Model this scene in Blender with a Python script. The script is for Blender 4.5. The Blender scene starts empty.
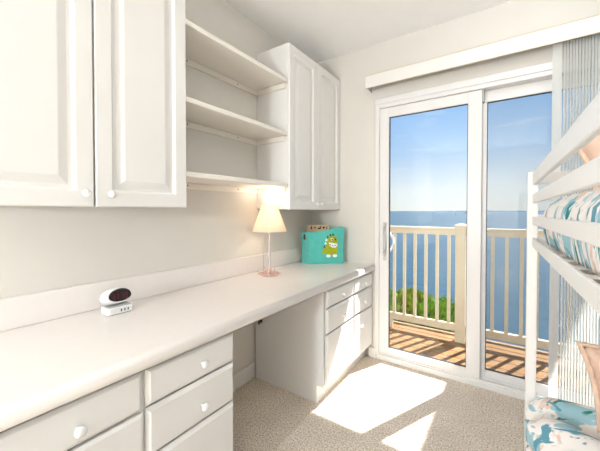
import bpy, bmesh, math, random
from mathutils import Vector, Matrix, noise
random.seed(7)
SC = bpy.context.scene
COL = SC.collection
PI = math.pi

# ------------------------------------------------------------------ materials
def srgb(r, g, b):
    def c(v):
        v /= 255.0
        return v / 12.92 if v <= .04045 else ((v + .055) / 1.055) ** 2.4
    return (c(r), c(g), c(b), 1)

class NT:
    def __init__(s, name):
        s.m = bpy.data.materials.new(name); s.m.use_nodes = True
        s.t = s.m.node_tree; s.t.nodes.clear()
        s.out = s.n('ShaderNodeOutputMaterial')
    def n(s, typ, **kw):
        nd = s.t.nodes.new(typ)
        for k, v in kw.items():
            if k.startswith('i_'):
                nd.inputs[k[2:].replace('_', ' ')].default_value = v
            else:
                setattr(nd, k, v)
        return nd
    def l(s, a, b): s.t.links.new(a, b)

def ramp(nt, src, stops, interp='LINEAR'):
    r = nt.n('ShaderNodeValToRGB'); r.color_ramp.interpolation = interp
    e = r.color_ramp.elements
    while len(e) < len(stops): e.new(.5)
    for el, (p, c) in zip(e, stops): el.position = p; el.color = c
    nt.l(src, r.inputs[0]); return r.outputs[0]

def mat(name, col, rough=.5, metal=0, noise_amt=.0, nscale=8, bump=0, bscale=200, spec=.5, transm=0, emit=None, estr=0, sheen=0):
    nt = NT(name); p = nt.n('ShaderNodeBsdfPrincipled')
    p.inputs['Roughness'].default_value = rough; p.inputs['Metallic'].default_value = metal
    p.inputs['Specular IOR Level'].default_value = spec
    p.inputs['Transmission Weight'].default_value = transm
    p.inputs['Sheen Weight'].default_value = sheen
    tc = nt.n('ShaderNodeTexCoord')
    nz = nt.n('ShaderNodeTexNoise', i_Scale=nscale, i_Detail=4.0); nt.l(tc.outputs['Object'], nz.inputs['Vector'])
    a = noise_amt
    lo = tuple(max(0, x * (1 - a)) for x in col[:3]) + (1,); hi = tuple(min(1, x * (1 + a)) for x in col[:3]) + (1,)
    nt.l(ramp(nt, nz.outputs['Fac'], [(.3, lo), (.7, hi)]), p.inputs['Base Color'])
    if bump:
        bz = nt.n('ShaderNodeTexNoise', i_Scale=bscale, i_Detail=3.0); nt.l(tc.outputs['Object'], bz.inputs['Vector'])
        b = nt.n('ShaderNodeBump', i_Strength=bump, i_Distance=.002); nt.l(bz.outputs['Fac'], b.inputs['Height']); nt.l(b.outputs['Normal'], p.inputs['Normal'])
    if emit:
        p.inputs['Emission Color'].default_value = emit; p.inputs['Emission Strength'].default_value = estr
    nt.l(p.outputs[0], nt.out.inputs[0]); return nt.m

M = {}
M['wall'] = mat('wall_paint', srgb(215, 211, 204), .8, noise_amt=.01, bump=.08, bscale=350, spec=.2)
M['ceiling'] = mat('ceiling_paint', srgb(246, 245, 244), .85, noise_amt=.01, bump=.1, bscale=250, spec=.2)
M['cabinet'] = mat('white_lacquer', srgb(224, 222, 220), .38, noise_amt=.008, spec=.4)
M['trimwhite'] = mat('white_trim_paint', srgb(228, 225, 221), .4, noise_amt=.006, spec=.4)
M['counter'] = mat('white_laminate', srgb(230, 224, 220), .28, noise_amt=.01, nscale=30, spec=.45)
M['knob'] = mat('knob_ceramic', srgb(230, 230, 229), .25, spec=.5)
M['vinyl'] = mat('white_vinyl', srgb(224, 222, 221), .35, spec=.45)
M['cleat'] = mat('cleat_paint', srgb(232, 226, 217), .5, spec=.3)
M['gasket'] = mat('dark_gasket', srgb(40, 44, 52), .6)
M['rail'] = mat('rail_paint', srgb(206, 192, 166), .5, noise_amt=.03, nscale=12, spec=.3)
M['bed'] = mat('bed_white', srgb(230, 227, 224), .35, noise_amt=.005, spec=.4)
M['handle'] = mat('handle_grey_white', srgb(196, 194, 192), .35)
M['steel'] = mat('brushed_nickel', srgb(200, 200, 198), .3, metal=1)
M['bolt'] = mat('dark_bolt', srgb(70, 66, 62), .4, metal=.8)
M['plastic'] = mat('clock_plastic', srgb(226, 227, 226), .35)
M['plasticgrey'] = mat('clock_grey', srgb(170, 174, 173), .45)
M['display'] = mat('clock_display', srgb(30, 10, 14), .15, noise_amt=.5, nscale=40, spec=.6)
M['digit'] = mat('clock_digit', srgb(70, 20, 30), .4, emit=srgb(150, 40, 55), estr=.25)
M['port'] = mat('usb_port', srgb(60, 64, 66), .5)
M['bag'] = mat('aqua_felt', srgb(88, 184, 174), .95, noise_amt=.06, nscale=25, bump=.5, bscale=900, spec=.1, sheen=.3)
M['bagdark'] = mat('dark_strap', srgb(70, 52, 40), .7)
M['green'] = mat('print_green', srgb(160, 170, 28), .8, noise_amt=.15, nscale=60)
M['greendk'] = mat('print_dark', srgb(36, 60, 62), .8)
M['white'] = mat('print_white', srgb(240, 240, 238), .8)
M['black'] = mat('print_black', srgb(25, 22, 22), .8)
M['blue'] = mat('print_blue', srgb(60, 110, 160), .8)
M['tan'] = mat('tan_board', srgb(205, 176, 142), .7, noise_amt=.06, nscale=30)
M['mattress'] = mat('mattress_ticking', srgb(225, 222, 220), .9, noise_amt=.02, bump=.3, bscale=400)
M['deckrim'] = mat('deck_rim', srgb(140, 112, 82), .7, noise_amt=.1, nscale=6)
M['bark'] = mat('shrub_stem', srgb(95, 75, 50), .9, noise_amt=.2)
M['leaf'] = mat('leaf_green', srgb(110, 150, 40), .55, noise_amt=.35, nscale=3, spec=.3)
M['leaf2'] = mat('leaf_olive', srgb(150, 165, 60), .55, noise_amt=.35, nscale=3, spec=.3)
M['leaf3'] = mat('leaf_deep', srgb(70, 115, 35), .55, noise_amt=.35, nscale=3, spec=.3)
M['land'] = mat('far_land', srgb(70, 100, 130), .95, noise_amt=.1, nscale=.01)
M['terrain'] = mat('bank_soil', srgb(80, 85, 50), .95, noise_amt=.3, nscale=2)
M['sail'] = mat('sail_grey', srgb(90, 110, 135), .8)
M['stucco'] = mat('stucco', srgb(225, 220, 210), .9, noise_amt=.03)
M['ceillamp'] = mat('lamp_diffuser', srgb(245, 240, 230), .5, emit=(1, .93, .84, 1), estr=1.0)
M['cord'] = mat('clear_cord', srgb(196, 170, 140), .4)

# blinds: white vinyl, slightly translucent
nt = NT('blind_vinyl'); d = nt.n('ShaderNodeBsdfPrincipled'); d.inputs['Base Color'].default_value = srgb(246, 246, 244); d.inputs['Roughness'].default_value = .5
tr = nt.n('ShaderNodeBsdfTranslucent'); tr.inputs[0].default_value = srgb(235, 238, 238)
mx = nt.n('ShaderNodeMixShader'); mx.inputs[0].default_value = .12
nt.l(d.outputs[0], mx.inputs[1]); nt.l(tr.outputs[0], mx.inputs[2]); nt.l(mx.outputs[0], nt.out.inputs[0]); M['blind'] = nt.m

# lamp shade: pleated cream fabric
nt = NT('shade_fabric'); d = nt.n('ShaderNodeBsdfDiffuse'); d.inputs[0].default_value = srgb(238, 226, 212)
tr = nt.n('ShaderNodeBsdfTranslucent'); tr.inputs[0].default_value = srgb(248, 236, 218)
mx = nt.n('ShaderNodeMixShader'); mx.inputs[0].default_value = .45
nt.l(d.outputs[0], mx.inputs[1]); nt.l(tr.outputs[0], mx.inputs[2]); nt.l(mx.outputs[0], nt.out.inputs[0]); M['shade'] = nt.m

# glass pane (thin)
nt = NT('window_glass'); g = nt.n('ShaderNodeBsdfGlossy'); g.inputs['Roughness'].default_value = .02
t = nt.n('ShaderNodeBsdfTransparent'); t.inputs[0].default_value = (.96, .975, .975, 1)
lw = nt.n('ShaderNodeLayerWeight'); pw = nt.n('ShaderNodeMath', operation='POWER'); pw.inputs[1].default_value = 5; nt.l(lw.outputs['Facing'], pw.inputs[0])
fr = nt.n('ShaderNodeMath', operation='MULTIPLY_ADD'); fr.inputs[1].default_value = .7; fr.inputs[2].default_value = .025; nt.l(pw.outputs[0], fr.inputs[0])
mx = nt.n('ShaderNodeMixShader'); nt.l(fr.outputs[0], mx.inputs[0]); nt.l(t.outputs[0], mx.inputs[1]); nt.l(g.outputs[0], mx.inputs[2]); nt.l(mx.outputs[0], nt.out.inputs[0]); M['glass'] = nt.m
def crystal(name, col):
    nt = NT(name); g = nt.n('ShaderNodeBsdfPrincipled'); g.inputs['Base Color'].default_value = col; g.inputs['Roughness'].default_value = .08
    t = nt.n('ShaderNodeBsdfTransparent'); t.inputs[0].default_value = col
    mx = nt.n('ShaderNodeMixShader'); mx.inputs[0].default_value = .5
    nt.l(t.outputs[0], mx.inputs[1]); nt.l(g.outputs[0], mx.inputs[2]); nt.l(mx.outputs[0], nt.out.inputs[0]); return nt.m
M['crystal'] = crystal('clear_acrylic', srgb(238, 232, 228))
M['pinkglass'] = crystal('pink_glass', srgb(250, 222, 214))
nt = NT('insect_mesh'); d = nt.n('ShaderNodeBsdfDiffuse'); d.inputs[0].default_value = srgb(120, 124, 128)
t = nt.n('ShaderNodeBsdfTransparent'); mx = nt.n('ShaderNodeMixShader'); mx.inputs[0].default_value = .14
nt.l(t.outputs[0], mx.inputs[1]); nt.l(d.outputs[0], mx.inputs[2]); nt.l(mx.outputs[0], nt.out.inputs[0]); M['screen'] = nt.m

# carpet
nt = NT('carpet'); p = nt.n('ShaderNodeBsdfPrincipled'); p.inputs['Roughness'].default_value = 1; p.inputs['Specular IOR Level'].default_value = .05
tc = nt.n('ShaderNodeTexCoord')
n1 = nt.n('ShaderNodeTexNoise', i_Scale=115., i_Detail=6.0, i_Roughness=.75); nt.l(tc.outputs['Object'], n1.inputs['Vector'])
n2 = nt.n('ShaderNodeTexNoise', i_Scale=5., i_Detail=3.0); nt.l(tc.outputs['Object'], n2.inputs['Vector'])
c1 = ramp(nt, n1.outputs['Fac'], [(.36, srgb(140, 116, 90)), (.5, srgb(238, 223, 204)), (.62, srgb(254, 249, 242))])
c2 = ramp(nt, n2.outputs['Fac'], [(.35, (.90, .89, .88, 1)), (.65, (1, 1, 1, 1))])
mm = nt.n('ShaderNodeMix', data_type='RGBA', blend_type='MULTIPLY'); mm.inputs[0].default_value = 1
nt.l(c1, mm.inputs[6]); nt.l(c2, mm.inputs[7]); nt.l(mm.outputs[2], p.inputs['Base Color'])
b = nt.n('ShaderNodeBump', i_Strength=.9, i_Distance=.008); nt.l(n1.outputs['Fac'], b.inputs['Height']); nt.l(b.outputs['Normal'], p.inputs['Normal'])
nt.l(p.outputs[0], nt.out.inputs[0]); M['carpet'] = nt.m

# deck planks running along x
nt = NT('deck_wood'); p = nt.n('ShaderNodeBsdfPrincipled'); p.inputs['Roughness'].default_value = .7; p.inputs['Specular IOR Level'].default_value = .15
tc = nt.n('ShaderNodeTexCoord'); mp = nt.n('ShaderNodeMapping'); mp.inputs['Scale'].default_value = (3, 40, 1); nt.l(tc.outputs['Object'], mp.inputs[0])
n1 = nt.n('ShaderNodeTexNoise', i_Scale=1., i_Detail=5.0); nt.l(mp.outputs[0], n1.inputs['Vector'])
nt.l(ramp(nt, n1.outputs['Fac'], [(.3, srgb(112, 82, 52)), (.7, srgb(152, 116, 78))]), p.inputs['Base Color'])
nt.l(p.outputs[0], nt.out.inputs[0]); M['deck'] = nt.m

# sea
nt = NT('sea_water'); p = nt.n('ShaderNodeBsdfPrincipled'); p.inputs['Roughness'].default_value = .35; p.inputs['Specular IOR Level'].default_value = .25
tc = nt.n('ShaderNodeTexCoord'); mp = nt.n('ShaderNodeMapping'); mp.inputs['Scale'].default_value = (.25, .9, 1); nt.l(tc.outputs['Object'], mp.inputs[0])
n1 = nt.n('ShaderNodeTexNoise', i_Scale=1.2, i_Detail=6.0, i_Roughness=.6); nt.l(mp.outputs[0], n1.inputs['Vector'])
mp2 = nt.n('ShaderNodeMapping'); mp2.inputs['Scale'].default_value = (.002, .012, 1); nt.l(tc.outputs['Object'], mp2.inputs[0])
n2 = nt.n('ShaderNodeTexNoise', i_Scale=1., i_Detail=3.0); nt.l(mp2.outputs[0], n2.inputs['Vector'])
ca = ramp(nt, n1.outputs['Fac'], [(.3, srgb(12, 46, 60)), (.7, srgb(32, 74, 92))])
cb = ramp(nt, n2.outputs['Fac'], [(.35, (.85, .9, .92, 1)), (.65, (1, 1, 1, 1))])
mm = nt.n('ShaderNodeMix', data_type='RGBA', blend_type='MULTIPLY'); mm.inputs[0].default_value = 1
nt.l(ca, mm.inputs[6]); nt.l(cb, mm.inputs[7]); nt.l(mm.outputs[2], p.inputs['Base Color'])
b = nt.n('ShaderNodeBump', i_Strength=.25, i_Distance=.3); nt.l(n1.outputs['Fac'], b.inputs['Height']); nt.l(b.outputs['Normal'], p.inputs['Normal'])
nt.l(p.outputs[0], nt.out.inputs[0]); M['sea'] = nt.m

# water-colour print on cotton
def print_mat(name, scale, rot, vec=(1, 2.7, 2.7)):
    nt = NT(name); p = nt.n('ShaderNodeBsdfPrincipled'); p.inputs['Roughness'].default_value = .9; p.inputs['Specular IOR Level'].default_value = .1
    p.inputs['Sheen Weight'].default_value = .15
    tc = nt.n('ShaderNodeTexCoord')
    def strokes(sc, seed, lo, hi):
        mp = nt.n('ShaderNodeMapping'); mp.inputs['Scale'].default_value = sc; mp.inputs['Location'].default_value = (seed, seed * .7, seed * 1.3); mp.inputs['Rotation'].default_value = rot
        nt.l(tc.outputs['Object'], mp.inputs[0])
        nz = nt.n('ShaderNodeTexNoise', i_Scale=scale, i_Detail=2.5, i_Roughness=.5, i_Distortion=1.2); nt.l(mp.outputs[0], nz.inputs['Vector'])
        return ramp(nt, nz.outputs['Fac'], [(lo, (0, 0, 0, 1)), (hi, (1, 1, 1, 1))])
    def over(base, col, fac):
        m = nt.n('ShaderNodeMix', data_type='RGBA'); nt.l(fac, m.inputs[0])
        if isinstance(base, tuple): m.inputs[6].default_value = base
        else: nt.l(base, m.inputs[6])
        m.inputs[7].default_value = col; return m.outputs[2]
    c = over(srgb(238, 232, 229), srgb(222, 196, 182), strokes(vec, 9.3, .57, .63))
    c = over(c, srgb(150, 186, 196), strokes(vec, 1.7, .53, .575))
    c = over(c, srgb(92, 148, 166), strokes(vec, 4.1, .585, .62))
    c = over(c, srgb(44, 124, 118), strokes(vec, 14.9, .645, .665))
    nt.l(c, p.inputs['Base Color'])
    bz = nt.n('ShaderNodeTexNoise', i_Scale=700.0); nt.l(tc.outputs['Object'], bz.inputs['Vector'])
    b = nt.n('ShaderNodeBump', i_Strength=.15, i_Distance=.002); nt.l(bz.outputs['Fac'], b.inputs['Height']); nt.l(b.outputs['Normal'], p.inputs['Normal'])
    nt.l(p.outputs[0], nt.out.inputs[0]); return nt.m
M['printlow'] = print_mat('leaf_print_cotton', 6.5, (0, 0, -.5), (1, 2.6, 2.2))
M['printup'] = print_mat('leaf_print_quilt', 9.0, (0, 0, 0), (1, 3.0, .8))

# linen pillow
nt = NT('blush_linen'); p = nt.n('ShaderNodeBsdfPrincipled'); p.inputs['Roughness'].default_value = .9; p.inputs['Specular IOR Level'].default_value = .1
tc = nt.n('ShaderNodeTexCoord'); mp = nt.n('ShaderNodeMapping'); mp.inputs['Scale'].default_value = (1, 1, 1); nt.l(tc.outputs['Object'], mp.inputs[0])
n1 = nt.n('ShaderNodeTexNoise', i_Scale=9., i_Detail=5.0); nt.l(mp.outputs[0], n1.inputs['Vector'])
nt.l(ramp(nt, n1.outputs['Fac'], [(.3, srgb(208, 172, 152)), (.7, srgb(230, 202, 186))]), p.inputs['Base Color'])
n2 = nt.n('ShaderNodeTexNoise', i_Scale=14., i_Detail=3.0); nt.l(tc.outputs['Object'], n2.inputs['Vector'])
b = nt.n('ShaderNodeBump', i_Strength=.5, i_Distance=.02); nt.l(n2.outputs['Fac'], b.inputs['Height']); nt.l(b.outputs['Normal'], p.inputs['Normal'])
nt.l(p.outputs[0], nt.out.inputs[0]); M['linen'] = nt.m
M['flange'] = mat('tan_flange', srgb(216, 188, 168), .9, noise_amt=.1, nscale=20, spec=.1)

# ------------------------------------------------------------------ mesh helpers
def new(): return bmesh.new()

def box(bm, x0, x1, y0, y1, z0, z1, bev=0, seg=1, mi=0):
    vs = [bm.verts.new((x, y, z)) for x in (x0, x1) for y in (y0, y1) for z in (z0, z1)]
    q = [(0, 1, 3, 2), (4, 6, 7, 5), (0, 4, 5, 1), (2, 3, 7, 6), (0, 2, 6, 4), (1, 5, 7, 3)]
    fs = [bm.faces.new([vs[i] for i in f]) for f in q]
    for f in fs: f.material_index = mi
    if bev:
        es = list({e for f in fs for e in f.edges})
        bmesh.ops.bevel(bm, geom=es, offset=bev, segments=seg, profile=.5, affect='EDGES', clamp_overlap=True)
    return bm

def lathe(bm, prof, c, axis='z', n=24, mi=0):
    rings = []
    for r, h in prof:
        ring = []
        for i in range(n):
            a = 2 * PI * i / n
            if axis == 'z': p = (c[0] + r * math.cos(a), c[1] + r * math.sin(a), c[2] + h)
            elif axis == 'x': p = (c[0] + h, c[1] + r * math.cos(a), c[2] + r * math.sin(a))
            else: p = (c[0] + r * math.cos(a), c[1] + h, c[2] + r * math.sin(a))
            ring.append(bm.verts.new(p))
        rings.append(ring)
    for a, b in zip(rings, rings[1:]):
        for i in range(n):
            f = bm.faces.new((a[i], a[(i + 1) % n], b[(i + 1) % n], b[i])); f.smooth = True; f.material_index = mi
    for r in (rings[0], rings[-1]):
        f = bm.faces.new(r); f.material_index = mi
    return bm

def tube(bm, pts, r, n=8, mi=0):
    pts = [Vector(p) for p in pts]; rings = []
    for i, p in enumerate(pts):
        d = (pts[min(i + 1, len(pts) - 1)] - pts[max(i - 1, 0)]).normalized()
        up = Vector((0, 0, 1)) if abs(d.z) < .9 else Vector((1, 0, 0))
        a = d.cross(up).normalized(); b = d.cross(a).normalized()
        rr = r[i] if isinstance(r, (list, tuple)) else r
        rings.append([bm.verts.new(p + a * rr * math.cos(2 * PI * k / n) + b * rr * math.sin(2 * PI * k / n)) for k in range(n)])
    for a, b in zip(rings, rings[1:]):
        for k in range(n):
            f = bm.faces.new((a[k], a[(k + 1) % n], b[(k + 1) % n], b[k])); f.smooth = True; f.material_index = mi
    for rg in (rings[0], rings[-1]): bm.faces.new(rg).material_index = mi
    return bm

def panel(bm, y0, y1, z0, z1, x0, rings):
    """front facing +x: rings of (inset, height above x0)"""
    prev = None
    for ins, h in rings:
        r = [bm.verts.new((x0 + h, y, z)) for y, z in ((y0 + ins, z0 + ins), (y1 - ins, z0 + ins), (y1 - ins, z1 - ins), (y0 + ins, z1 - ins))]
        if prev:
            for i in range(4): bm.faces.new((prev[i], prev[(i + 1) % 4], r[(i + 1) % 4], r[i]))
        else: bm.faces.new(r[::-1])
        prev = r
    bm.faces.new(prev); return bm

DOOR = [(0, 0), (0, .015), (.004, .019), (.056, .019), (.060, .017), (.066, .007), (.078, .006), (.104, .015), (.108, .016)]
DRAWER = [(0, 0), (0, .008), (.012, .018), (.014, .019)]
SLAB = [(0, 0), (0, .013), (.010, .019)]

def mk(name, bm, m, parent=None, smooth=False, base=None):
    """link one mesh object; geometry is given in world space (or in the parent's space when the parent is flagged local)"""
    bmesh.ops.recalc_face_normals(bm, faces=bm.faces[:])
    off = None
    anc = parent; loc_ = False
    while anc is not None: loc_ = loc_ or bool(anc.get('_local')); anc = anc.parent
    if parent is not None and not loc_:
        q = parent; off = Vector((0, 0, 0))
        while q is not None: off += q.location; q = q.parent
    elif base is not None: off = Vector(base)
    if off is not None: bmesh.ops.translate(bm, verts=bm.verts[:], vec=-off)
    me = bpy.data.meshes.new(name); bm.to_mesh(me); bm.free()
    for mm_ in (m if isinstance(m, (list, tuple)) else [m]): me.materials.append(mm_)
    if smooth:
        for p in me.polygons: p.use_smooth = True
    o = bpy.data.objects.new(name, me); COL.objects.link(o)
    if parent is not None: o.parent = parent
    elif base is not None: o.location = base
    return o

def tag(o, label, cat, group=None, kind=None):
    o['label'] = label; o['category'] = cat
    if group: o['group'] = group
    if kind: o['kind'] = kind
    return o

def thing(name, label, cat, loc, group=None, local=False, rot=None):
    o = bpy.data.objects.new(name, None); COL.objects.link(o); o.location = loc
    o.empty_display_size = .05
    if local: o['_local'] = True
    if rot: o.rotation_euler = rot
    return tag(o, label, cat, group)

def struct(name, bm, m, label, cat, parent=None):
    o = mk(name, bm, m, parent)
    if parent is None: o['kind'] = 'structure'; o['label'] = label; o['category'] = cat
    return o

# ------------------------------------------------------------------ room
XW, XR, YB, YF, H = -1.573, 1.22, 2.48, -3.0, 2.63
DX0, DX1, DZ = -.94, .61, 2.155
bm = box(new(), XW - .12, XR + .12, YF - .12, YB + .0, -.06, 0); struct('floor', bm, M['carpet'], 'beige cut pile carpet covering the room floor', 'floor')
bm = box(new(), XW - .12, XR + .12, YF - .12, YB + .14, H, H + .08); struct('ceiling', bm, M['ceiling'], 'flat white painted ceiling', 'ceiling')
bm = box(new(), XW - .12, XW, YF - .12, YB + .14, -.06, H); struct('wall_left', bm, M['wall'], 'warm beige wall behind the desk and shelves', 'wall')
bm = box(new(), XR, XR + .12, YF - .12, YB + .14, -.06, H); struct('wall_right', bm, M['wall'], 'beige wall on the bunk bed side', 'wall')
bm = box(new(), XW, XR, YF - .12, YF, -.06, H); struct('wall_front', bm, M['wall'], 'beige wall behind the viewer', 'wall')
bm = new(); box(bm, XW, DX0, YB, YB + .14, -.1, H); box(bm, DX1, XR, YB, YB + .14, -.1, H); box(bm, DX0, DX1, YB, YB + .14, DZ, H); box(bm, DX0, DX1, YB, YB + .14, -.1, 0)
struct('wall_back', bm, M['wall'], 'beige wall around the sliding glass door', 'wall')
bm = box(new(), XW, XW + .016, .905, 1.67, 0, .115, .004); struct('baseboard_left', bm, M['trimwhite'], 'white baseboard in the knee space under the desk', 'baseboard')
bm = box(new(), -.992, -.93, YB - .02, YB, 0, .085, .004); struct('baseboard_back', bm, M['trimwhite'], 'short white baseboard between drawers and sliding door', 'baseboard')
bm = box(new(), .63, XR, YB - .016, YB, 0, .1, .004); struct('baseboard_back_right', bm, M['trimwhite'], 'white baseboard right of the sliding door', 'baseboard')

# sliding door
door = bpy.data.objects.new('door_1', None); COL.objects.link(door); door.location = (-.165, YB + .05, 0)
door['kind'] = 'structure'; door['label'] = 'white vinyl sliding glass door to the balcony'; door['category'] = 'sliding door'
fr_ = bpy.data.objects.new('door_frame', None)
bm = new()
box(bm, DX0, -.905, YB - .012, YB + .125, 0, DZ, .003); box(bm, .565, DX1, YB - .012, YB + .125, 0, DZ, .003)
box(bm, -.905, .565, YB - .012, YB + .125, 2.088, DZ, .003); box(bm, DX0, DX1, YB - .022, YB - .012, 2.118, DZ + .012, .003)
mk('door_frame', bm, M['vinyl'], door)
bm = new(); box(bm, -.925, .565, YB - .018, YB + .125, 0, .042, .004); box(bm, -.905, .565, YB - .004, YB + .002, .042, .052); box(bm, -.905, .565, YB + .046, YB + .05, .042, .055)
mk('sill_track', bm, M['vinyl'], door)
def sash(name, x0, x1, yc, z0, z1, gx0, gx1, gz0, gz1, t=.018):
    bm = new()
    box(bm, x0, gx0, yc - t, yc + t, z0, z1, .003); box(bm, gx1, x1, yc - t, yc + t, z0, z1, .003)
    box(bm, gx0, gx1, yc - t, yc + t, z0, gz0, .003); box(bm, gx0, gx1, yc - t, yc + t, gz1, z1, .003)
    s = mk(name, bm, M['vinyl'], door)
    bm = new(); w = .004
    box(bm, gx0, gx0 + w, yc - .008, yc + .008, gz0, gz1); box(bm, gx1 - w, gx1, yc - .008, yc + .008, gz0, gz1)
    box(bm, gx0, gx1, yc - .008, yc + .008, gz0, gz0 + w); box(bm, gx0, gx1, yc - .008, yc + .008, gz1 - w, gz1)
    mk('gasket', bm, M['gasket'], s)
    bm = box(new(), gx0 + w, gx1 - w, yc - .003, yc + .003, gz0 + w, gz1 - w); g = mk('glass_pane', bm, M['glass'], s)
    return s
s1 = sash('sliding_panel', -.905, -.172, YB + .022, .047, 2.087, -.828, -.259, .107, 2.008)
s2 = sash('fixed_panel', -.235, .565, YB + .072, .047, 2.087, -.145, .492, .105, 2.008)
bm = new(); box(bm, -.873, -.845, YB - .002, YB + .004, .83, 1.15, .002)
pts = [(-.859, YB + .002, .86)] + [(-.866 + .024 * math.sin(PI * i / 12), YB - .045 * math.sin(PI * i / 12) ** .6, .87 + .19 * i / 12) for i in range(13)] + [(-.859, YB + .002, 1.07)]
tube(bm, pts, .0085, 8)
mk('door_handle', bm, M['handle'], s1)
bm = tube(new(), [(-.835, YB + .042, .90)] + [(-.835 + .026 * math.sin(PI * i / 10), YB + .042 + .04 * math.sin(PI * i / 10), .90 + .16 * i / 10) for i in range(1, 10)] + [(-.835, YB + .042, 1.06)], .010, 8)
mk('outer_handle', bm, M['knob'], s1)
bm = new(); box(bm, -.868, -.85, YB - .012, YB + .004, 1.09, 1.135, .003); tube(bm, [(-.859, YB - .012, 1.11), (-.859, YB - .022, 1.105), (-.862, YB - .026, 1.08)], .004, 8)
mk('latch', bm, M['steel'], s1)
bm = box(new(), -.172, -.160, YB + .01, YB + .05, 2.0, 2.085, .002); mk('track_stop', bm, M['plasticgrey'], door)

bm = new(); box(bm, -.150, .497, YB + .1005, YB + .1025, .10, 2.015); mk('insect_screen', bm, M['screen'], s2)
# ------------------------------------------------------------------ worktop
zt = .79
top = thing('desk_worktop', 'long white laminate desk worktop with rolled front edge along left wall', 'worktop', (-1.25, .9, .735))
prof = [(XW + .001, .745), (-.985, .745), (-.985, .737), (-.948, .737)]
for i in range(7):
    a = -PI / 2 + PI * i / 6 * .5; prof.append((-.957 + .022 * math.cos(a), .759 + .022 * math.sin(a)))
for i in range(1, 7):
    a = PI / 2 * i / 6; prof.append((-.957 + .022 * math.cos(a), zt - .022 + .022 * math.sin(a)))
prof += [(XW + .001, zt)]
bm = new(); ends = []
for y in (-1.4, YB - .001):
    ends.append([bm.verts.new((x, y, z)) for x, z in prof])
k = len(prof)
for i in range(k):
    f = bm.faces.new((ends[0][i], ends[0][(i + 1) % k], ends[1][(i + 1) % k], ends[1][i])); f.smooth = 4 <= i <= k - 3
bm.faces.new(ends[0]); bm.faces.new(ends[1][::-1]); mk('slab', bm, M['counter'], top)
bm = box(new(), XW + .001, XW + .02, -1.4, YB - .001, zt, .912, .005, 2); mk('backsplash', bm, M['counter'], top)

# ------------------------------------------------------------------ base cabinets
KNOB = [(.004, 0), (.0055, .002), (.005, .010), (.006, .014), (.0135, .017), (.0155, .021), (.0145, .026), (.009, .030), (.002, .031)]
def knob(x, y, z, parent, s=1.0, m='knob'):
    bm = lathe(new(), [(r * s, h * s) for r, h in KNOB], (x, y, z), 'x', 18); return mk('knob', bm, M[m], parent)
XB = -.974        # carcass front
def base_cabinet(label, y0, y1, fronts, side_panels=True):
    t = thing('base_cabinet', label, 'cabinet', (-1.27, (y0 + y1) / 2, 0))
    bm = new(); w_ = .016
    box(bm, XW + .018, XB, y0, y0 + w_, .113, .735); box(bm, XW + .018, XB, y1 - w_, y1, .113, .735)
    box(bm, XW + .018, XB, y0 + w_, y1 - w_, .113, .113 + w_); box(bm, XW + .018, XW + .026, y0 + w_, y1 - w_, .113 + w_, .735)
    box(bm, XW + .018, -1.022, y0, y1, 0, .113)
    mk('body', bm, M['cabinet'], t)
    for kind, a, b, c, d_, ky, kz in fronts:
        bm = panel(new(), a, b, c, d_, XB, DRAWER if kind == 'drawer' else SLAB)
        o = mk('drawer' if kind == 'drawer' else 'cabinet_door', bm, M['cabinet'], t)
        if ky is not None: knob(XB + .019, ky, kz, o)
    return t
base_cabinet('white base cabinet nearest the viewer with one wide drawer above a door', .02, .5145,
             [('drawer', .152, .510, .604, .731, .330, .655), ('door', .152, .510, .118, .597, .20, .40)])
base_cabinet('white drawer cabinet left of the knee space under the desk', .5155, .904,
             [('drawer', .521, .899, .608, .731, .732, .668), ('drawer', .521, .899, .441, .601, .732, .508), ('drawer', .521, .899, .118, .434, .732, .27)])
base_cabinet('sunlit white base cabinet beside the sliding door', 1.672, 2.465,
             [('drawer', 1.694, 2.090, .616, .731, 1.90, .668), ('drawer', 2.100, 2.457, .616, .731, 2.275, .668),
              ('drawer', 1.694, 2.090, .450, .608, 1.90, .522), ('drawer', 2.100, 2.457, .450, .608, 2.275, .522),
              ('door', 1.694, 2.090, .118, .442, 1.90, .25), ('door', 2.100, 2.457, .118, .442, 2.2, .35)])

# ------------------------------------------------------------------ upper cabinets
XU = -1.289
def wall_cabinet(label, y0, y1, z0, z1, doors):
    t = thing('wall_cabinet', label, 'cabinet', (-1.43, (y0 + y1) / 2, z0))
    bm = new(); w_ = .016
    box(bm, XW + .001, XU, y0, y0 + w_, z0 + .003, z1, .001); box(bm, XW + .001, XU, y1 - w_, y1, z0 + .003, z1, .001)
    box(bm, XW + .001, XU, y0 + w_, y1 - w_, z0 + .003, z0 + .003 + w_); box(bm, XW + .001, XU, y0 + w_, y1 - w_, z1 - w_, z1); box(bm, XW + .001, XW + .008, y0 + w_, y1 - w_, z0 + .003 + w_, z1 - w_)
    mk('body', bm, M['cabinet'], t)
    for a, b, ky in doors:
        bm = panel(new(), a, b, z0, z1 - .002, XU + .001, DOOR); o = mk('cabinet_door', bm, M['cabinet'], t)
        knob(XU + .02, ky, z0 + .047, o, .95)
    return t
wall_cabinet('large white wall cabinet with two raised panel doors left of the shelves', .112, .893, 1.256, 2.42, [(.114, .5005, .470), (.506, .893, .553)])
wall_cabinet('white wall cabinet in the corner above the aqua bag', 1.712, 2.474, 1.250, 2.408, [(1.713, 2.088, 2.058), (2.093, 2.473, 2.128)])

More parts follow.
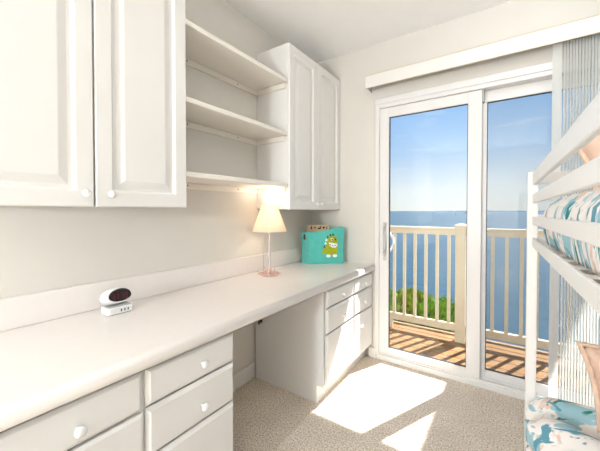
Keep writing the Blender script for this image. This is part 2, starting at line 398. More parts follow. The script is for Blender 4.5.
# ------------------------------------------------------------------ shelves
for lab, za, zb in (('topmost white wall shelf between the two wall cabinets', 2.130, 2.156), ('middle white wall shelf between the two wall cabinets', 1.764, 1.790), ('lowest white wall shelf just above the table lamp', 1.406, 1.432)):
    t = thing('wall_shelf', lab, 'shelf', (-1.43, 1.3, za), 'shelves between the wall cabinets')
    bm = box(new(), XW + .001, -1.281, .895, 1.710, za, zb, .003); mk('board', bm, M['cleat'], t)
    bm = box(new(), XW + .001, XW + .018, .895, 1.710, za - .036, za - .0015, .002); c = mk('cleat', bm, M['cleat'], t)
    for yy in (1.10, 1.5): mk('screw', lathe(new(), [(.004, 0), (.004, .002), (.001, .0025)], (XW + .018, yy, za - .018), 'x', 10), M['bolt'], c)
    bm = box(new(), XW + .02, -1.30, 1.694, 1.711, za - .036, za - .0015, .002); mk('cleat', bm, M['cleat'], t)

# ------------------------------------------------------------------ alarm clock
ck = thing('alarm_clock', 'small white alarm clock with oval dark display and charging ports on desk', 'alarm clock', (-1.44, .655, zt), local=True, rot=(0, 0, math.radians(-1)))
# local frame: front faces +x; y along the wall
def rr_box(bm, lx, ly, z0, z1, r, cx=0, cy=0):
    pts = []
    for sx, sy, a0 in ((1, 1, 0), (-1, 1, PI / 2), (-1, -1, PI), (1, -1, 1.5 * PI)):
        for i in range(5):
            a = a0 + PI / 2 * i / 4; pts.append((cx + sx * (lx - r) + r * math.cos(a), cy + sy * (ly - r) + r * math.sin(a)))
    lo = [bm.verts.new((x, y, z0)) for x, y in pts]; hi = [bm.verts.new((x, y, z1 - .003)) for x, y in pts]; hh = [bm.verts.new((cx + (x - cx) * .94, cy + (y - cy) * .94, z1)) for x, y in pts]
    n = len(pts)
    for a, b in ((lo, hi), (hi, hh)):
        for i in range(n): bm.faces.new((a[i], a[(i + 1) % n], b[(i + 1) % n], b[i]))
    bm.faces.new(lo[::-1]); bm.faces.new(hh)
bm = new(); ck.scale = (1.1, 1.1, 1.1); rr_box(bm, .034, .050, .003, .028, .012); o = mk('base', bm, M['plastic'], ck)
bm = new(); rr_box(bm, .030, .046, 0, .0032, .01); mk('foot', bm, M['port'], ck)
bm = new()
for yy in (.000, .013, .026): box(bm, .033, .0346, yy - .0022, yy + .0022, .010, .020)
mk('charging_port', bm, M['port'], o)
bm = new(); rr_box(bm, .026, .044, .028, .030, .01); mk('base_top', bm, M['plasticgrey'], ck)
# oval head: a half-dome lens leaning back
def oval(bm, scale, depth, n=36, flat=False):
    prof = [(1.0, -.5), (1.04, -.2), (1.02, .1), (.95, .4), (.80, .5)]
    rings = []
    for r, h in prof:
        ring = []
        for i in range(n):
            a = 2 * PI * i / n; ca, sa = math.cos(a), math.sin(a)
            ry, rz = .060 * scale * r, .040 * scale * r
            ring.append(bm.verts.new((h * depth, ry * math.copysign(abs(ca) ** .9, ca), rz * sa if sa > 0 else rz * .75 * sa)))
        rings.append(ring)
    for a, b in zip(rings, rings[1:]):
        for i in range(n):
            f = bm.faces.new((a[i], a[(i + 1) % n], b[(i + 1) % n], b[i])); f.smooth = True
    bm.faces.new(rings[0][::-1]); bm.faces.new(rings[-1])
mtx = Matrix.Translation((-.004, -.002, .062)) @ Matrix.Rotation(math.radians(-14), 4, 'Y')
bm = new(); oval(bm, .90, .040); bmesh.ops.transform(bm, matrix=mtx, verts=bm.verts[:]); hd = mk('head', bm, M['plastic'], ck)
bm = new(); oval(bm, .72, .006); bmesh.ops.transform(bm, matrix=mtx @ Matrix.Translation((.0185, .006, .001)), verts=bm.verts[:]); dsp = mk('display', bm, M['display'], hd)
bm = new()
for yy in (-.024, -.010, .010, .024):
    for zz in (-.008, .001, .010): box(bm, .0216, .0219, yy - .0035 + .006, yy + .0035 + .006, zz - .0006, zz + .0006)
    for zz in (-.0035, .0055): box(bm, .0216, .0219, yy + .0028 + .006, yy + .004 + .006, zz - .004, zz + .004)
bmesh.ops.transform(bm, matrix=mtx, verts=bm.verts[:]); mk('digits', bm, M['digit'], hd)

# ------------------------------------------------------------------ table lamp
LX, LY = -1.400, 1.650
lp = thing('table_lamp', 'lit table lamp with cream cone shade and clear stem on the desk', 'lamp', (LX, LY, zt))
bm = new(); n = 48; rings = []
for r, h in ((.056, 0), (.070, .003), (.072, .009), (.052, .016), (.030, .020), (.014, .026)):
    ring = []
    for i in range(n):
        a = 2 * PI * i / n; q = r * (1 + (.12 if r > .04 else 0) * math.cos(8 * a))
        ring.append(bm.verts.new((LX + q * math.cos(a), LY + q * math.sin(a), zt + h + (.003 * math.cos(8 * a) if r > .06 and h > 0 else 0))))
    rings.append(ring)
for a, b in zip(rings, rings[1:]):
    for i in range(n):
        f = bm.faces.new((a[i], a[(i + 1) % n], b[(i + 1) % n], b[i])); f.smooth = True
bm.faces.new(rings[0][::-1]); bm.faces.new(rings[-1]); bs = mk('base', bm, M['pinkglass'], lp)
for k in range(4):
    a = .6 + k * PI / 2; bm = new()
    tube(bm, [(LX + .03 * math.cos(a), LY + .03 * math.sin(a), zt + .014), (LX + .038 * math.cos(a), LY + .038 * math.sin(a), zt + .035), (LX + .036 * math.cos(a), LY + .036 * math.sin(a), zt + .055)], [.006, .0075, .002], 8)
    mk('petal', bm, M['pinkglass'], bs)
bm = lathe(new(), [(.016, .024), (.011, .034), (.008, .06), (.0085, .15), (.0075, .24), (.010, .29), (.006, .31)], (LX, LY, zt), 'z', 16); mk('stem', bm, M['crystal'], lp)
bm = lathe(new(), [(.007, .29), (.013, .295), (.013, .335), (.006, .336)], (LX, LY, zt), 'z', 16); mk('socket', bm, M['steel'], lp)
bm = lathe(new(), [(.008, .336), (.014, .35), (.022, .375), (.024, .395), (.018, .415), (.006, .424)], (LX, LY, zt), 'z', 16)
mk('bulb', bm, mat('bulb_glow', (1, .85, .6, 1), .4, emit=(1, .86, .68, 1), estr=14), lp)
bm = new(); n = 72
def shade_ring(r, z): return [bm.verts.new((LX + r * (1 + .004 * (i % 2)) * math.cos(2 * PI * i / n), LY + r * (1 + .004 * (i % 2)) * math.sin(2 * PI * i / n), z)) for i in range(n)]
ro = [shade_ring(.121, 1.098), shade_ring(.088, 1.188), shade_ring(.054, 1.281)]
ri = [shade_ring(.0525, 1.281), shade_ring(.0865, 1.188), shade_ring(.1195, 1.098)]
allr = ro + ri + [ro[0]]
for a, b in zip(allr, allr[1:]):
    for i in range(n): bm.faces.new((a[i], a[(i + 1) % n], b[(i + 1) % n], b[i]))
sh = mk('lamp_shade', bm, M['shade'], lp)
bm = new()
for k in range(3):
    a = k * 2 * PI / 3 + .3; tube(bm, [(LX, LY, 1.222), (LX + .055 * math.cos(a), LY + .055 * math.sin(a), 1.277)], .0012, 6)
lathe(bm, [(.004, 0), (.006, .004), (.003, .012)], (LX, LY, 1.216), 'z', 10); mk('shade_spider', bm, M['steel'], lp)
bm = new(); tube(bm, [(LX - .012, LY + .0, 1.10), (LX - .050, LY - .006, 1.06), (LX - .058, LY - .007, 1.0), (LX - .052, LY - .005, .90), (LX - .055, LY - .002, .83), (LX - .062, LY, zt + .006), (LX - .10, LY + .01, zt + .0035), (XW + .03, LY + .03, zt + .0035)], .0022, 8)
mk('power_cord', bm, M['cord'], lp)
ld = bpy.data.lights.new('lamp_bulb_light', 'POINT'); ld.energy = 1.7; ld.color = (1, .88, .74); ld.shadow_soft_size = .022
lo = bpy.data.objects.new('lamp_bulb_light', ld); COL.objects.link(lo); lo.location = (LX, LY, 1.255)

# ------------------------------------------------------------------ fabric bag with board
A = Vector((-1.405, 2.165, zt)); Bv = Vector((-1.186, 2.383, zt)); ed = (Bv - A).normalized(); W = (Bv - A).length
dd = Vector((-ed.y, ed.x, 0))       # depth, away from the viewer
bg = thing('fabric_bag', 'aqua felt bag with a green monster print on the desk', 'bag', tuple(A + ed * W / 2 + dd * .05), local=True, rot=(0, 0, math.atan2(ed.y, ed.x)))
# local: x along the front, y = depth (0.10), z up ; origin = centre of base
def bag_mesh(bm, shr=0):
    nx, nz = 14, 10; D = .104
    def top(x): return .272 + .040 * (x / W + .5) - .006 * math.cos(x / W * PI)
    loops = []
    per = []
    for i in range(nx): per.append((-.5 + i / nx, -.5))
    for i in range(6): per.append((.5, -.5 + i / 6))
    for i in range(nx): per.append((.5 - i / nx, .5))
    for i in range(6): per.append((-.5, .5 - i / 6))
    for j in range(nz + 1):
        v = j / nz; ring = []
        for px, py in per:
            fl = 1 + .035 * v - .05 * math.sin(PI * v) * (abs(px) == .5)
            x = px * (W - shr * 2) * fl - .044 * (py + .5) * (.5 - px); y = py * (D - shr * 2) * (1 + .05 * v)
            y -= .006 * math.sin(PI * v) * math.cos(px * PI) * (1 if py < 0 else -1)
            z = shr + v * (top(px * W) - shr)
            ring.append(bm.verts.new((x, y, z)))
        loops.append(ring)
    n = len(per)
    for a, b in zip(loops, loops[1:]):
        for i in range(n):
            f = bm.faces.new((a[i], a[(i + 1) % n], b[(i + 1) % n], b[i])); f.smooth = False
    bm.faces.new(loops[0][::-1]); return loops[-1]
bm = new(); r1 = bag_mesh(bm); r2 = bag_mesh(bm, .004)
for i in range(len(r1)): bm.faces.new((r1[i], r1[(i + 1) % len(r1)], r2[(i + 1) % len(r1)], r2[i]))
mk('bag_body', bm, M['bag'], bg)
bm = box(new(), -W / 2 - .034, -W / 2 - .018, -.010, .008, .205, .25, .002); mk('strap', bm, M['bagdark'], bg)
def plate(bm, pts, y0, y1, mi):
    a = [bm.verts.new((x, y0, z)) for x, z in pts]; b = [bm.verts.new((x, y1, z)) for x, z in pts]; n = len(pts)
    fs = [bm.faces.new(a), bm.faces.new(b[::-1])] + [bm.faces.new((a[i], b[i], b[(i + 1) % n], a[(i + 1) % n])) for i in range(n)]
    for f in fs: f.material_index = mi
def ell(cx, cz, rx, rz, n=20): return [(cx + rx * math.cos(2 * PI * i / n), cz + rz * math.sin(2 * PI * i / n)) for i in range(n)]
bm = new(); yF = -.0605
mx0, mz0, S = .042, .075, 1.15
def P2(p): return [(mx0 + x * S, mz0 + z * S * 1.12) for x, z in p]
body = [(-.055, .012), (-.035, .004), (.0, .0), (.035, .003), (.048, .02), (.050, .045), (.044, .065), (.046, .085), (.044, .108), (.030, .124), (.008, .128), (-.014, .124), (-.028, .108), (-.032, .088), (-.040, .066), (-.048, .05), (-.062, .042), (-.074, .024), (-.078, .032), (-.074, .012)]
plate(bm, P2(body), yF, yF + .004, 0)
for x, z in ((-.052, .056), (-.045, .078), (-.039, .1), (-.028, .12), (-.008, .132), (.014, .135)):
    plate(bm, P2([(x - .009, z - .006), (x + .009, z - .006), (x, z + .010)]), yF, yF + .004, 1 if int(x * 1000) % 2 else 2)
plate(bm, P2([(-.02, .084), (.044, .074), (.047, .06), (.03, .048), (.006, .05), (-.014, .064)]), yF - .001, yF, 1)
for x, z in ((-.008, .068), (.006, .062), (.020, .061), (.033, .062)): plate(bm, P2(ell(x, z, .0045, .004, 8)), yF - .0016, yF - .001, 4)
for x in (.004, .030):
    plate(bm, P2(ell(x, .104, .0095, .009)), yF - .001, yF, 1 if x < .02 else 0); plate(bm, P2(ell(x + .001, .103, .005, .006)), yF - .0018, yF - .001, 3)
for x in (-.022, .028): plate(bm, P2(ell(x, -.006, .017, .010)), yF, yF + .004, 1)
mk('monster_print', bm, [M['green'], M['white'], M['greendk'], M['black'], M['blue']], bg)
# board standing in the bag
bd = thing('picture_board', 'tan board with black silhouettes poking out of the aqua bag', 'board', tuple(A + ed * (W / 2 - .045) + dd * .065 + Vector((0, 0, .006))), local=True, rot=(0, 0, math.atan2(ed.y, ed.x)))
bm = box(new(), -.105, .085, -.006, .006, 0, .322, .002); mk('board_panel', bm, M['tan'], bd)
bm = new(); yb = -.0075
def sil(cx, parts):
    for p in parts: plate(bm, [(cx + x - .006, .300 + z) for x, z in p], yb, yb + .0016, 0)
sil(-.067, [ell(0, -.004, .008, .010, 10), [(-.003, .004), (.003, .004), (.002, .017), (-.002, .017)]])
sil(-.035, [[(-.010, -.003), (.010, -.003), (.010, .003), (-.010, .003)], [(-.003, -.010), (.003, -.010), (.003, .010), (-.003, .010)]])
sil(.005, [ell(0, -.006, .016, .007, 12), [(.006, 0), (.016, 0), (.016, .013), (.009, .013)], [(-.016, -.006), (-.022, -.012), (-.018, -.014), (-.010, -.008)]])
sil(.043, [[(-.008, -.009), (.008, -.009), (.008, .008), (-.008, .008)]])
sil(.070, [ell(0, -.005, .007, .008, 10), ell(.003, .006, .004, .005, 10)])
mk('silhouette', bm, M['black'], bd)

# cord clip under the desk
t = thing('cord_bracket', 'small dark cord bracket at back of the knee space on the cabinet side', 'bracket', (-1.50, 1.662, .44))
bm = box(new(), -1.513, -1.487, 1.662, 1.6715, .425, .458, .002); mk('plate', bm, M['bolt'], t)
bm = tube(new(), [(-1.50, 1.662, .447), (-1.50, 1.648, .445), (-1.497, 1.643, .432), (-1.495, 1.648, .420)], .0065, 8); mk('hook', bm, M['bolt'], t)

# ------------------------------------------------------------------ valance and vertical blinds
vl = thing('blind_valance', 'long white valance box above the sliding door', 'valance', (-.16, YB - .05, 2.235))
bm = new(); box(bm, -.985, .72, YB - .118, YB - .106, 2.236, 2.332, .002); box(bm, -.985, -.973, YB - .106, YB - .001, 2.236, 2.332, .002); box(bm, .708, .72, YB - .106, YB - .001, 2.236, 2.332, .002); box(bm, -.973, .708, YB - .106, YB - .001, 2.322, 2.332, .001)
vb = mk('fascia', bm, M['trimwhite'], vl)
bm = new(); box(bm, -.986, .721, YB - .1195, YB - .1175, 2.3315, 2.3345); box(bm, -.986, .721, YB - .1195, YB - .1175, 2.234, 2.237)
mk('edge_strip', bm, mat('valance_edge', srgb(206, 186, 140), .5), vb)
bl = thing('vertical_blind', 'white vertical blind stacked open at right side of the sliding door', 'blind', (.38, YB - .06, .03))
bm = box(new(), -.95, .70, YB - .082, YB - .042, 2.27, 2.318, .003); mk('headrail', bm, M['vinyl'], bl)
def vane(x, ang, bowed=.006, w=.030):
    bm = new(); n = 7; ca, sa = math.cos(ang), math.sin(ang)
    rows = []
    for z in (.035, 2.262):
        rows.append([bm.verts.new((x + ca * (u * w) - sa * (bowed * (1 - 4 * u * u)), YB - .062 + sa * (u * w) + ca * (bowed * (1 - 4 * u * u)), z)) for u in [(-.5 + i / n) for i in range(n + 1)]])
    for i in range(n): bm.faces.new((rows[0][i], rows[0][i + 1], rows[1][i + 1], rows[1][i]))
    bmesh.ops.solidify(bm, geom=bm.faces[:], thickness=.0012)
    o = mk('vane', bm, M['blind'], bl)
    return o
vane(.222, math.radians(172), .003, .046)
x = .256; k = 0
while x < .66:
    vane(x, math.radians(103 + 1.5 * math.sin(k * 2.1)), .004); x += .0135 + .0005 * math.sin(k * 1.7); k += 1

# ------------------------------------------------------------------ bunk bed (local frame: y towards the window end, x into the bed)
BX, BY = .0755, 1.65
bed = thing('bunk_bed', 'white painted wooden bunk bed at right edge beside the sliding door', 'bunk bed', (BX, BY, 0), local=True, rot=(0, 0, math.radians(1.44)))
def zt_(y, z): return z - y * .0055
BW, BL = .98, 2.02; P = .018
for px in (0, BW):
    for py in (0, -BL):
        bm = box(new(), px - P, px + P, py - P, py + P, 0, 1.405 - py * .0055, .002); mk('post', bm, M['bed'], bed)
def slanted(name, x0, x1, z0, z1):
    bm = box(new(), x0, x1, -BL + P, -P, z0, z1, .002)
    for v in bm.verts: v.co.z -= v.co.y * .0055
    return mk(name, bm, M['bed'], bed)
for xs in (-.002, BW - .012):
    slanted('guard_rail', xs, xs + .014, 1.352, 1.403); slanted('guard_rail', xs, xs + .014, 1.273, 1.3125); slanted('guard_rail', xs, xs + .014, 1.183, 1.2165)
    slanted('side_rail', xs, xs + .010, 1.090, 1.127)
    slanted('lower_side_rail', xs + .018, xs + .040, .20, .29)
for py in (0, -BL):
    for z0, z1 in ((1.355, 1.403), (1.183, 1.225), (1.086, 1.128), (.20, .36)):
        bm = box(new(), P, BW - P, py - .011, py + .011, z0 - py * .0055, z1 - py * .0055, .002); mk('end_rail', bm, M['bed'], bed)
for zz in (1.075, .20):
    bm = new()
    for i in range(14):
        y = -.10 - i * .138; box(bm, .042 if zz < 1 else .022, BW - .022, y - .035, y + .035, zz - y * .0055 * (zz > 1), zz + .014 - y * .0055 * (zz > 1))
    mk('slat_deck', bm, M['bed'], bed)
for z in (1.378, 1.293, 1.2, 1.107):
    bm = lathe(new(), [(.004, 0), (.004, -.003), (.001, -.0035)], (0.008, -P, z), 'y', 10); mk('bolt_cap', bm, M['bolt'], bed)

bedM = Matrix.Translation((BX, BY, 0)) @ Matrix.Rotation(math.radians(1.44), 4, 'Z')
def bed_thing(name, label, cat, lx, ly, lz):
    p = bedM @ Vector((lx, ly, lz)); return thing(name, label, cat, tuple(p), local=True, rot=(0, 0, math.radians(1.44)))
def on_bed(o, lx, ly, lz):
    o.location = bedM @ Vector((lx, ly, lz)); o.rotation_euler = (0, 0, math.radians(1.44)); return o
# mattresses
bm = box(new(), -.44, .44, -.98, .98, 0, .12, .03, 3); tag(on_bed(mk('mattress', bm, M['mattress'], smooth=True), BW / 2 + .003, -BL / 2, 1.103), 'thin mattress on the upper bunk under the printed quilt', 'mattress')
bm = box(new(), -.43, .43, -.97, .97, 0, .17, .03, 3); tag(on_bed(mk('mattress', bm, M['mattress'], smooth=True), BW / 2 + .003, -BL / 2, .216), 'mattress on the lower bunk under the printed comforter', 'mattress')
# upper quilt : bunched folds across the bed side
def quilt(nu, nv, fn, thick):
    bm = new(); rows = []
    for i in range(nu + 1):
        rows.append([bm.verts.new(fn(i / nu, j / nv)) for j in range(nv + 1)])
    for a, b in zip(rows, rows[1:]):
        for j in range(nv):
            f = bm.faces.new((a[j], a[j + 1], b[j + 1], b[j])); f.smooth = True
    bmesh.ops.recalc_face_normals(bm, faces=bm.faces[:])
    return bm
def ufn(u, v):
    # u along y (0 = window end), v across: from tucked under the side, up, over the top
    y = -.022 - u * 1.94
    s = v * .62
    fold = noise.noise(Vector((y * 16 + .6 * v, v * 1.0, .3))) * .7 + noise.noise(Vector((y * 34, v * 1.7, 4.3))) * .35 + .5 * math.sin(y * 46 + 2.2 * v + 2.5 * noise.noise(Vector((y * 5, 0, 8))))
    endr = max(0, 1 - u * 1.94 / .04)
    x0 = .046; zb, zt2 = 1.108, 1.276
    if s < .155:
        q = s / .155; bul = math.sin(PI * q) * .012
        x = x0 - bul - fold * .012 + .03 * endr ** 2; z = zb + q * (zt2 - zb) + .004 * fold
        x += .03 * max(0, q - .75) ** 2 * 16
    else:
        q = s - .155; x = x0 + .030 + q * 1.8; z = zt2 + .008 + fold * .008 + .012 * min(1, q * 6)
    z -= .05 * endr ** 2 * (1 if s > .1 else .3)
    return (x - BW / 2 - .003, y + BL / 2, z - 1.103 - y * .0055)
bm = quilt(420, 40, ufn, .01); uq = tag(on_bed(mk('quilt', bm, M['printup']), BW / 2 + .003, -BL / 2, 1.103), 'leaf print quilt gathered in folds on the upper bunk', 'quilt')
md = uq.modifiers.new('thick', 'SOLIDIFY'); md.thickness = .006; md.offset = -1
# lower comforter : puffy, draped over side and window end
def lfn(u, v):
    # u: distance from the window end inwards ; v: from hanging hem at the near side, over the edge, across
    a = u * 2.1; s = v * 1.30
    drop, top_z, r = .36, .474, .09
    # across direction
    def bend(t, drop, r):
        if t < drop - r: return (0.0, -(drop - t))
        L = r * PI / 2
        if t < drop - r + L:
            an = (t - (drop - r)) / r; return (r - r * math.cos(an), -r + r * math.sin(an))
        return (r + t - (drop - r + L), 0.0)
    dx, dz1 = bend(s, drop, r); dy, dz2 = bend(a, .20, .06)
    n1 = noise.noise(Vector((dx * 5 + dy * 2, dy * 9 - dx * 4 + s * 2, 1.0 + dz1 * 5)))
    ridge = math.sin(dy * 34 - dx * 7 + 3 * noise.noise(Vector((dx * 3, dy * 3, 7))) + 3 * dz1)
    puff = .022 * ridge * min(1, dy * 8) + .020 * n1
    x = .004 + dx - puff * (.8 if dz1 < -.05 else .2); y = -.012 - dy; z = top_z + dz1 + max(dz2, dz1 * 0 + dz2) + puff
    z = max(z, .06)
    return (x - BW / 2, y + BL / 2, z - .386)
bm = quilt(190, 120, lfn, .01); lq = tag(on_bed(mk('comforter', bm, M['printlow']), BW / 2, -BL / 2, .386), 'white comforter with teal leaf print draped over the lower bunk', 'comforter')
md = lq.modifiers.new('thick', 'SOLIDIFY'); md.thickness = .012; md.offset = -1

# pillows : square sham with flange, standing against the window end
def pillow(name, label, lx, ly, lz, w, h, tilt, lean):
    t = thing(name, label, 'pillow', tuple(bedM @ Vector((lx, ly, lz))), local=True, rot=(lean, 0, math.radians(1.44)), group=None)
    def build(scale, thick, inner):
        bm = new(); n = 22; faces = []
        for side in (-1, 1):
            g = []
            for i in range(n + 1):
                row = []
                for j in range(n + 1):
                    a, b = -1 + 2 * i / n, -1 + 2 * j / n
                    pin = .11
                    x = a * (1 - pin * (1 - b * b) * abs(a) ** 2); z = b * (1 - pin * (1 - a * a) * abs(b) ** 2)
                    e = max(0, (1 - a ** 2)) * max(0, (1 - b ** 2))
                    yy = side * thick * (e ** .42)
                    wr = noise.noise(Vector((x * 3 + lz, z * 3, side))) * .012 * e
                    row.append(bm.verts.new((x * w / 2 * scale, yy + wr, z * h / 2 * scale)))
                g.append(row)
            for i in range(n):
                for j in range(n):
                    f = bm.faces.new((g[i][j], g[i + 1][j], g[i + 1][j + 1], g[i][j + 1])); f.smooth = True
        bmesh.ops.remove_doubles(bm, verts=bm.verts[:], dist=.0008)
        bmesh.ops.transform(bm, matrix=Matrix.Translation((0, 0, h / 2)) @ Matrix.Rotation(tilt, 4, 'Y'), verts=bm.verts[:])
        return bm
    mk('cushion', build(.92, .075, True), M['linen'], t)
    bm = new(); n = 20; pin = .11; N = 4 * n
    def per(sc, y):
        out = []
        for k in range(N):
            s, q = divmod(k, n); q = -1 + 2 * q / n
            a, b = ((q, -1), (1, q), (-q, 1), (-1, -q))[s]
            x = a * (1 - pin * (1 - b * b)); z = b * (1 - pin * (1 - a * a))
            wv = .006 * math.sin(k * 1.9 + sc * 9) * (sc > .95)
            out.append(bm.verts.new((x * w / 2 * sc, y + wv, z * h / 2 * sc)))
        return out
    fr = [per(.90, -.004), per(.94, -.006), per(1.0, -.003), per(1.0, .003), per(.90, .004)]
    for a, b in zip(fr, fr[1:] + fr[:1]):
        for k in range(N): bm.faces.new((a[k], a[(k + 1) % N], b[(k + 1) % N], b[k])).smooth = True
    bmesh.ops.transform(bm, matrix=Matrix.Translation((0, 0, h / 2)) @ Matrix.Rotation(tilt, 4, 'Y'), verts=bm.verts[:])
    mk('flange', bm, M['flange'], t)
    return t
pillow('pillow', 'blush linen pillow with flange standing on the lower bunk',   .343, -.20, .448, .40, .345, math.radians(-8), math.radians(-12))
pillow('pillow', 'blush linen pillow behind the guard rails of the upper bunk', .32, -.17, 1.285, .40, .30, math.radians(-14), math.radians(-14))

# ------------------------------------------------------------------ balcony
RY, DKZ = 3.45, -.08
bm = new()
y = YB + .145
while y < RY + .1:
    box(bm, -3.2, 3.2, y, y + .136, DKZ - .03, DKZ, .003); y += .142
struct('balcony_deck', bm, M['deck'], 'brown wooden plank deck of the balcony', 'deck')
bm = box(new(), -3.2, 3.2, RY + .12, RY + .16, DKZ - .16, DKZ + .02, .004); struct('trim_1', bm, M['deckrim'], 'tan rim board along the outer balcony edge', 'rim board')
bm = box(new(), -3.2, 3.2, YB + .141, RY + .16, DKZ - .2, DKZ - .032); struct('balcony_joists', bm, M['deckrim'], 'framing below the balcony deck', 'framing')
rl = thing('balcony_railing', 'cream painted balcony railing with square balusters facing the water', 'railing', (-.44, RY, DKZ))
posts = (-2.30, -.413, 1.47)
for i, px in enumerate(posts):
    bm = box(new(), px - .045, px + .045, RY - .045, RY + .045, DKZ, 1.085, .004); po = mk('post', bm, M['rail'], rl)
    bm = new(); box(bm, px - .055, px + .055, RY - .055, RY + .055, 1.085, 1.10, .003); v = [bm.verts.new((px + sx * .05, RY + sy * .05, 1.10)) for sx, sy in ((-1, -1), (1, -1), (1, 1), (-1, 1))]; tp = bm.verts.new((px, RY, 1.118))
    for q in range(4): bm.faces.new((v[q], v[(q + 1) % 4], tp))
    mk('post_cap', bm, M['rail'], po)
for a, b in ((posts[0], posts[1]), (posts[1], posts[2])):
    bm = new(); box(bm, a + .045, b - .045, RY - .045, RY + .045, 1.045, 1.072, .004); box(bm, a + .045, b - .045, RY - .02, RY + .02, .995, 1.045, .002); mk('top_rail', bm, M['rail'], rl)
    bm = box(new(), a + .045, b - .045, RY - .022, RY + .022, .02, .092, .003); br = mk('bottom_rail', bm, M['rail'], rl)
    bm = box(new(), (a + b) / 2 + .24 - .02, (a + b) / 2 + .24 + .02, RY - .018, RY + .018, DKZ, .02); mk('rail_block', bm, M['rail'], br)
    xs_ = [-.521 - .112 * k for k in range(16)] if a < -1 else [-.253 + .112 * k for k in range(15)]
    for x in xs_:
        bm = box(new(), x - .0145, x + .0145, RY - .0145, RY + .0145, .092, .995); mk('baluster', bm, M['rail'], rl)

# roof overhang above the balcony, with added sun-blocking tongue, higher than the door view
bm = new(); ez = 2.75
box(bm, -3.5, .535, YB + .145, 3.56, ez, ez + .12); box(bm, .535, 1.02, YB + .145, 4.56, ez, ez + .12); box(bm, 1.02, 3.5, YB + .145, 3.56, ez, ez + .12)
struct('roof_overhang_sun_block', bm, M['stucco'], 'white soffit of the roof overhang above the balcony with an added sun-blocking tongue', 'roof')

# ------------------------------------------------------------------ outside
bm = new(); v = [bm.verts.new(p) for p in ((-40, RY + .3, -1.6), (40, RY + .3, -1.6), (40, 14, -6.4), (-40, 14, -6.4))]; bm.faces.new(v)
w = [bm.verts.new((p.co.x, p.co.y, -8)) for p in v]; bm.faces.new(w[::-1])
for i in range(4): bm.faces.new((v[i], v[(i + 1) % 4], w[(i + 1) % 4], w[i]))
struct('ground', bm, M['terrain'], 'sloping planted bank below the balcony', 'ground')
bm = new(); v = [bm.verts.new(p) for p in ((-30000, 8, -6), (30000, 8, -6), (30000, 30000, -6), (-30000, 30000, -6))]; bm.faces.new(v)
o = mk('sea', bm, M['sea']); o['kind'] = 'structure'; o['label'] = 'calm blue sea out to the horizon'; o['category'] = 'sea'

def shrub(x, y, ztop, r, m, label, seed):
    rnd = random.Random(seed); z0 = -1.9
    t = thing('shrub', label, 'shrub', (x, y, z0), 'shrubs below the balcony railing')
    bm = new()
    for k in range(7):
        a = rnd.uniform(0, 2 * PI); q = rnd.uniform(.3, .9) * r
        tube(bm, [(x, y, z0), (x + q * .5 * math.cos(a), y + q * .4 * math.sin(a), (z0 + ztop) / 2), (x + q * math.cos(a), y + q * math.sin(a) * .7, ztop - .08)], [.018, .012, .004], 6)
    mk('stem', bm, M['bark'], t)
    bm = new()
    for k in range(1500):
        a = rnd.uniform(0, 2 * PI); q = math.sqrt(rnd.random()) * r
        cx, cy = x + q * math.cos(a), y + q * .75 * math.sin(a)
        hh = ztop - .55 * (q / r) ** 2 * r + .05 * noise.noise(Vector((cx * 6, cy * 6, seed)))
        cz = hh - abs(rnd.gauss(0, .16)) + .02
        az = rnd.uniform(0, 2 * PI); el = rnd.uniform(.3, 1.5); L = rnd.uniform(.06, .11); wd = L * .24
        d = Vector((math.cos(az) * math.cos(el), math.sin(az) * math.cos(el), math.sin(el))); s = d.cross(Vector((rnd.uniform(-1, 1), rnd.uniform(-1, 1), .4))).normalized() * wd
        c = Vector((cx, cy, cz)); up = d.cross(s).normalized() * wd * .35
        p = [bm.verts.new(c), bm.verts.new(c + d * L * .5 + s - up), bm.verts.new(c + d * L), bm.verts.new(c + d * L * .5 - s - up)]; mid = bm.verts.new(c + d * L * .5)
        for i in range(4): bm.faces.new((p[i], p[(i + 1) % 4], mid))
    mk('foliage', bm, M[m], t)
for i, (x, y, zz, r, m, lab) in enumerate((
        (-1.50, 4.1, .15, .38, 'leaf', 'leafy green shrub by left jamb of the sliding door outside'),
        (-1.10, 4.2, .13, .34, 'leaf2', 'yellow green shrub behind the middle balusters left of the railing post'),
        (-.70, 4.1, .10, .30, 'leaf', 'green shrub just left of the railing post'),
        )):
    shrub(x, y, zz, r, m, lab, i + 3)

# far things on the water
def far_island(x, y, ln, h, label, seed):
    bm = new(); n = 60; rows = []
    for i in range(n + 1):
        u = i / n; e = min(1, 8 * u, 8 * (1 - u)); hh = h * e * (.75 + .35 * noise.noise(Vector((u * 22, seed, 0))))
        rows.append([bm.verts.new((x + (u - .5) * ln, y - 40, -6.4)), bm.verts.new((x + (u - .5) * ln, y - 12, -6.4 + hh)), bm.verts.new((x + (u - .5) * ln, y + 30, -6.4))])
    for a, b in zip(rows, rows[1:]):
        for k in range(2): bm.faces.new((a[k], a[k + 1], b[k + 1], b[k]))
        bm.faces.new((a[2], a[0], b[0], b[2]))
    bm.faces.new(rows[0]); bm.faces.new(rows[-1][::-1])
    tag(mk('island', bm, M['land'], base=(x, y, -6.4)), label, 'island')
far_island(-350, 5200, 1500, 15, 'low dark strip of land on the horizon seen through the left glass', 2)
far_island(600, 4400, 900, 17, 'low dark strip of land on the horizon seen through the right glass', 5)
t = thing('sailboat', 'tiny distant sailboat with tall mast on the horizon', 'sailboat', (-120, 1150, -6))
bm = box(new(), -129, -111, 1148, 1152, -6.3, -3.6, .6); mk('hull', bm, M['sail'], t)
bm = tube(new(), [(-120, 1150, -3.7), (-120, 1150, 16)], .5, 6); mk('mast', bm, M['sail'], t)
